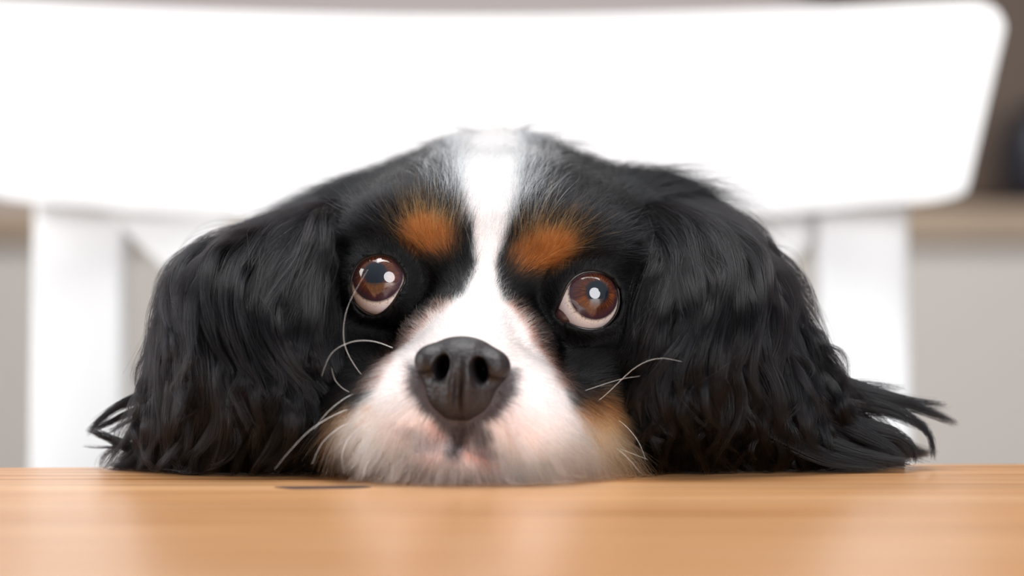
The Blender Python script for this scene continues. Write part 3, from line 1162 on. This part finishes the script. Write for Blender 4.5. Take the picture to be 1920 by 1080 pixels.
class Ear:
    def __init__(self, G, sgn):
        self.g = ear_grid(G)
        self.ns, self.nt = self.g.shape[:2]
        ds = np.gradient(self.g, axis=0); dt = np.gradient(self.g, axis=1)
        nn = np.cross(ds, dt); nn /= np.linalg.norm(nn, axis=2)[..., None] + 1e-9
        fl = nn[..., 1] > 0
        nn[fl] *= -1
        self.n = nn
        self.ls = ds / (np.linalg.norm(ds, axis=2)[..., None] + 1e-9)
        self.sgn = sgn

    def ev(self, arr, s, t):
        u = np.clip(s, 0, 1) * (self.ns - 1); v = np.clip(t, 0, 1) * (self.nt - 1)
        i = np.clip(u.astype(int), 0, self.ns - 2); j = np.clip(v.astype(int), 0, self.nt - 2)
        fu = (u - i)[..., None]; fv = (v - j)[..., None]
        return (arr[i, j] * (1 - fu) + arr[i + 1, j] * fu) * (1 - fv) + (arr[i, j + 1] * (1 - fu) + arr[i + 1, j + 1] * fu) * fv


def build_ear(G, sgn, seed, extra):
    r = np.random.default_rng(seed)
    E = Ear(G, sgn)
    # leather flap
    ni, nj = 40, 50
    S, T = np.meshgrid(np.linspace(0.08, 0.95, ni), np.linspace(0.08, 1.0, nj), indexing='ij')
    base = E.ev(E.g, S, T); nr = E.ev(E.n, S, T)
    th = 4.0 * np.clip(np.minimum(np.minimum(S, 1 - S) * 6, np.minimum(1.05 - T, 1) * 6), 0.15, 1)
    off = (3.0 * (1 - T ** 5))[..., None]
    fr = base - nr * off; bk = base - nr * off + np.array([0, 1.0, 0]) * th[..., None] * 2.2
    fr[:, -1, 2] = 0.3; bk[:, -1, 2] = 0.3; bk[:, -4:, 1] += 3
    for a_ in (fr, bk): a_[..., 2] = np.maximum(a_[..., 2], 0.3)
    vv = np.concatenate([fr.reshape(-1, 3), bk.reshape(-1, 3)])
    M = ni * nj; F = []
    for i in range(ni - 1):
        for j in range(nj - 1):
            a = i * nj + j
            F.append((a, a + nj, a + nj + 1, a + 1)); F.append((M + a + 1, M + a + nj + 1, M + a + nj, M + a))
    rim = [i * nj for i in range(ni)] + [(ni - 1) * nj + j for j in range(1, nj)] + [i * nj + nj - 1 for i in range(ni - 2, -1, -1)] + [j for j in range(nj - 2, 0, -1)]
    for k in range(len(rim)):
        a, b = rim[k], rim[(k + 1) % len(rim)]
        F.append((b, a, M + a, M + b))
    ear = mesh_obj('ear', vv, F, M_BLACKSKIN, dog)
    ear['label'] = 'long black drooping ear with wavy feathered hair'
    # locks
    allP, allR, allC = [], [], []

    def locks(nl, nh, t0r, dtr, layer, amp, width, lam=(24, 38), srange=(0, 1), wob=0.0, cl=0.72):
        K = 16
        s0 = r.uniform(srange[0], srange[1], nl); t0 = r.uniform(*t0r, nl); dt = r.uniform(*dtr, nl)
        lay = r.uniform(*layer, nl); am = r.uniform(*amp, nl); la = r.uniform(*lam, nl); ph = r.uniform(0, 6.28, nl); ph2 = r.uniform(0, 6.28, nl)
        drift = r.normal(0, 0.05, nl) + wob * r.normal(0, 1, nl)
        u = np.linspace(0, 1, K)[None]
        for l in range(nl):
            n = nh
            ss = s0[l] + drift[l] * u[0] ** 1.5
            tt = t0[l] + dt[l] * u[0]
            over = np.maximum(tt - 1, 0)
            c = E.ev(E.g, ss, tt); nn = E.ev(E.n, ss, tt); ls = E.ev(E.ls, ss, tt)
            arc = np.concatenate([[0], np.cumsum(np.linalg.norm(np.diff(c, axis=0), axis=1))])
            tg = np.gradient(c, axis=0); tg /= np.linalg.norm(tg, axis=1)[:, None] + 1e-6
            if over[-1] > 0:      # run on past the rim of the ear, along the table
                c = c + over[:, None] * 60 * np.array([sgn * 0.45, 0.15, 0]) * 0.5
                arc = np.concatenate([[0], np.cumsum(np.linalg.norm(np.diff(c, axis=0), axis=1))])
            uu = u[0]
            env = uu ** 0.8
            wave = np.sin(arc / la[l] * 6.28 + ph[l]) * am[l] * env
            wave2 = np.cos(arc / la[l] * 6.28 + ph2[l]) * am[l] * 0.7 * env
            hump = lay[l] * np.sin(np.clip(uu * 1.5, 0, 1) * 1.57) 
            coh = np.sin(6.283 * (tt * 1.55 + 0.9 * ss) + seed) * 4.2 * np.clip(tt * 1.6, 0, 1) * np.clip(2.2 - tt * 2, 0.2, 1) * (1 - 0.85 * ss ** 2)
            c = c + ls * coh[:, None]
            g = c + ls * wave[:, None] + nn * (wave2 + hump)[:, None]
            # strands of the lock
            a = r.uniform(0, 6.28, n); rad = np.sqrt(r.random(n)) * width * r.uniform(0.6, 1.3)
            clump = (1 - cl * uu ** 1.2)[None] * (0.3 + 0.7 * np.minimum(1, uu * 3))[None]
            tw = a[:, None] + uu[None] * r.uniform(-1.5, 1.5)
            sc = r.uniform(0.60, 1.02, n)                       # strands end at different places
            P = np.empty((n, K, 3))
            ui = uu[None] * sc[:, None]
            for d in range(3):
                P[..., d] = np.interp(ui.ravel(), uu, g[:, d]).reshape(n, K)
            P += (np.cos(tw) * rad[:, None] * clump)[..., None] * ls[None] + (np.sin(tw) * rad[:, None] * clump * 0.7)[..., None] * nn[None]
            fz = r.normal(0, 0.35, (n, 3))
            P += fz[:, None] * (uu ** 2)[None, :, None] * 1.6
            fz2 = r.normal(0, 0.25, (n, 1, 3)) * np.sin(uu * r.uniform(6, 12) + r.uniform(0, 6))[None, :, None]
            P += fz2 * uu[None, :, None]
            on = P[..., 1] < 684
            fl = (P[..., 2] < 0.5) & on
            P[..., 2][fl] = 0.5 + np.abs(P[..., 2][fl] - 0.5) * 0.15
            P[..., 2] = np.maximum(P[..., 2], 0.3)
            allP.append(P)
            allR.append(r.uniform(0.035, 0.055, n))
            tone = r.uniform(0.75, 1.35)
            base_c = BLACK * tone * np.array([1, 1, 1.02]) + (np.array([0.0025, 0.0012, 0.0008]) * r.uniform(0, 1))
            allC.append(np.tile(base_c, (n, 1)) * r.uniform(0.8, 1.2, n)[:, None])

    # under-layer that closes the shape, then the wavy top locks
    locks(200, 80, (-0.0, 0.35), (0.35, 0.6), (-1, 2), (0.3, 1.6), 5.5, cl=0.35)
    locks(200, 80, (0.3, 0.7), (0.3, 0.5), (0, 3.5), (0.8, 2.6), 4.2, cl=0.45)
    locks(150, 70, (0.0, 0.5), (0.3, 0.6), (2, 8), (1.2, 3.8), 3.4, (34, 52), cl=0.55)
    locks(110, 70, (0.35, 0.75), (0.25, 0.42), (2, 8), (2.0, 4.6), 2.2, (18, 30), wob=0.05, cl=0.6)
    locks(60, 30, (0.4, 0.8), (0.15, 0.3), (3, 7), (2.5, 4.5), 1.5, (14, 22), wob=0.1, cl=0.65)
    locks(130, 70, (0.62, 0.85), (0.3, 0.45), (-1, 1.5), (0.5, 2.0), 3.8, cl=0.4)
    # hair at the root coming over from the skull
    locks(120, 80, (0.0, 0.05), (0.28, 0.5), (1, 4), (0.2, 1.0), 5.0, cl=0.3)
    locks(60, 3, (0.0, 0.5), (0.3, 0.5), (3, 9), (1.0, 5.0), 4.0, wob=0.1)
    # single locks that stray from the ear onto the table
    for pts, nh, wd in extra:
        pts = np.array([W(*p) for p in pts])
        K = 16
        g = cr(pts, np.linspace(0, 1, K))
        a = r.uniform(0, 6.28, nh); rad = np.sqrt(r.random(nh)) * wd
        uu = np.linspace(0, 1, K)
        P = np.empty((nh, K, 3)); sc = r.uniform(0.8, 1.0, nh)
        for d in range(3):
            P[..., d] = np.interp((uu[None] * sc[:, None]).ravel(), uu, g[:, d]).reshape(nh, K)
        cl = (1 - 0.8 * uu)[None, :]
        P[..., 2] += np.cos(a)[:, None] * rad[:, None] * cl
        P[..., 1] += np.sin(a)[:, None] * rad[:, None] * cl
        P += r.normal(0, 0.5, (nh, 1, 3)) * (uu ** 2)[None, :, None]
        P[..., 2] = np.maximum(P[..., 2], 0.35)
        allP.append(P); allR.append(r.uniform(0.04, 0.06, nh)); allC.append(np.tile(BLACK, (nh, 1)))
    P = np.concatenate(allP); R = np.concatenate(allR); Co = np.concatenate(allC)
    make_curves('ear_hair', P, R, Co, M_HAIR, ear, 0.3)['kind'] = 'stuff'


exL = [([(300, 740, 668), (262, 746, 670), (225, 760, 672), (190, 785, 674), (165, 812, 676)], 200, 2.4),
       ([(305, 765, 668), (265, 768, 670), (235, 778, 672), (200, 795, 674), (170, 808, 676)], 130, 1.8),
       ([(165, 806, 672), (195, 818, 671), (225, 832, 670), (255, 845, 668), (290, 850, 666)][::-1], 200, 2.6),
       ([(300, 790, 668), (270, 785, 669), (245, 788, 670), (215, 805, 671), (195, 815, 672)], 40, 1.2),
       ([(300, 820, 664), (270, 850, 664), (245, 868, 664), (225, 874, 665), (205, 876, 666)], 120, 3.0),
       ([(290, 835, 664), (250, 838, 668), (215, 838, 670), (180, 838, 672), (158, 835, 674)], 16, 0.8)]
exR = [([(1500, 700, 672), (1580, 730, 670), (1660, 748, 670), (1730, 768, 672), (1795, 794, 674)], 260, 4.0),
       ([(1500, 690, 674), (1570, 715, 672), (1640, 735, 672), (1710, 752, 674), (1775, 760, 676)], 170, 3.4),
       ([(1560, 740, 668), (1640, 760, 668), (1700, 780, 668), (1742, 815, 668), (1750, 862, 668)], 160, 3.0),
       ([(1560, 790, 664), (1620, 800, 662), (1680, 815, 662), (1712, 840, 662), (1716, 868, 662)], 160, 3.4),
       ([(1480, 800, 660), (1550, 830, 658), (1610, 850, 658), (1670, 862, 658), (1712, 868, 658)], 200, 4.0),
       ([(1500, 740, 668), (1580, 760, 668), (1650, 765, 668), (1710, 790, 668), (1740, 800, 670)], 160, 4.5),
       ([(1440, 650, 676), (1520, 700, 674), (1580, 722, 674), (1640, 722, 676), (1700, 730, 678)], 60, 3.5),
       ([(1400, 780, 652), (1470, 820, 652), (1540, 855, 654), (1600, 870, 656), (1660, 874, 658)], 220, 4.5),
       ([(1450, 720, 664), (1530, 770, 662), (1600, 805, 660), (1660, 835, 660), (1700, 862, 660)], 220, 5.0)]
build_ear(EARL, -1, 21, exL)
build_ear(EARR, 1, 22, exR)

# ---- whiskers: (points in the view with distance)
WH = [[(694, 718, 636), (668, 690, 630), (645, 640, 626), (652, 575, 626), (690, 505, 628)],
      [(736, 652, 634), (700, 640, 628), (660, 641, 624), (622, 662, 622), (603, 705, 622)],
      [(700, 745, 634), (655, 735, 628), (630, 715, 625), (622, 690, 624)],
      [(700, 728, 630), (655, 742, 624), (615, 772, 620), (590, 805, 618)],
      [(690, 762, 628), (645, 770, 622), (590, 800, 616), (550, 838, 614), (515, 880, 614)],
      [(690, 780, 626), (640, 800, 620), (605, 830, 616), (585, 870, 614)],
      [(700, 790, 624), (660, 815, 618), (642, 850, 615), (645, 888, 614)],
      [(1060, 745, 640), (1110, 728, 636), (1160, 712, 632), (1200, 705, 630)],
      [(1085, 775, 640), (1130, 745, 636), (1190, 690, 630), (1235, 672, 628), (1278, 678, 628)],
      [(1085, 808, 640), (1130, 825, 636), (1170, 852, 632), (1202, 888, 630)],
      [(1080, 800, 642), (1115, 815, 640), (1140, 835, 638), (1155, 858, 637)],
      [(1120, 770, 642), (1165, 792, 638), (1195, 825, 634), (1210, 860, 632)],
      [(1000, 850, 625), (1030, 870, 620), (1055, 890, 616)],
      [(1060, 830, 634), (1085, 850, 630), (1105, 868, 628)],
      [(1100, 830, 640), (1150, 838, 636), (1215, 862, 632)],
      [(770, 850, 622), (740, 872, 616), (735, 898, 613)],
      [(720, 840, 622), (690, 866, 616), (680, 893, 612)]]
for k, w in enumerate(WH):
    g = cr(np.array([W(*p) for p in w]), np.linspace(0, 1, 20))
    g[:, 2] = np.maximum(g[:, 2], 0.3)
    dark = k in (10, 13)
    vv, F = [], []
    r0 = 0.075
    for i in range(20):
        tn = g[min(19, i + 1)] - g[max(0, i - 1)]; tn /= np.linalg.norm(tn)
        n1 = np.cross(tn, [0, 1, 0]); n1 /= np.linalg.norm(n1); n2 = np.cross(tn, n1)
        rr_ = r0 * (1 - 0.8 * i / 19)
        for s in range(6):
            a = s * math.pi / 3
            vv.append(g[i] + rr_ * (math.cos(a) * n1 + math.sin(a) * n2))
    for i in range(19):
        for s in range(6):
            F.append((i * 6 + s, i * 6 + (s + 1) % 6, (i + 1) * 6 + (s + 1) % 6, (i + 1) * 6 + s))
    mesh_obj('whisker', vv, F, M_WHISKER_DARK if dark else M_WHISKER, dog)
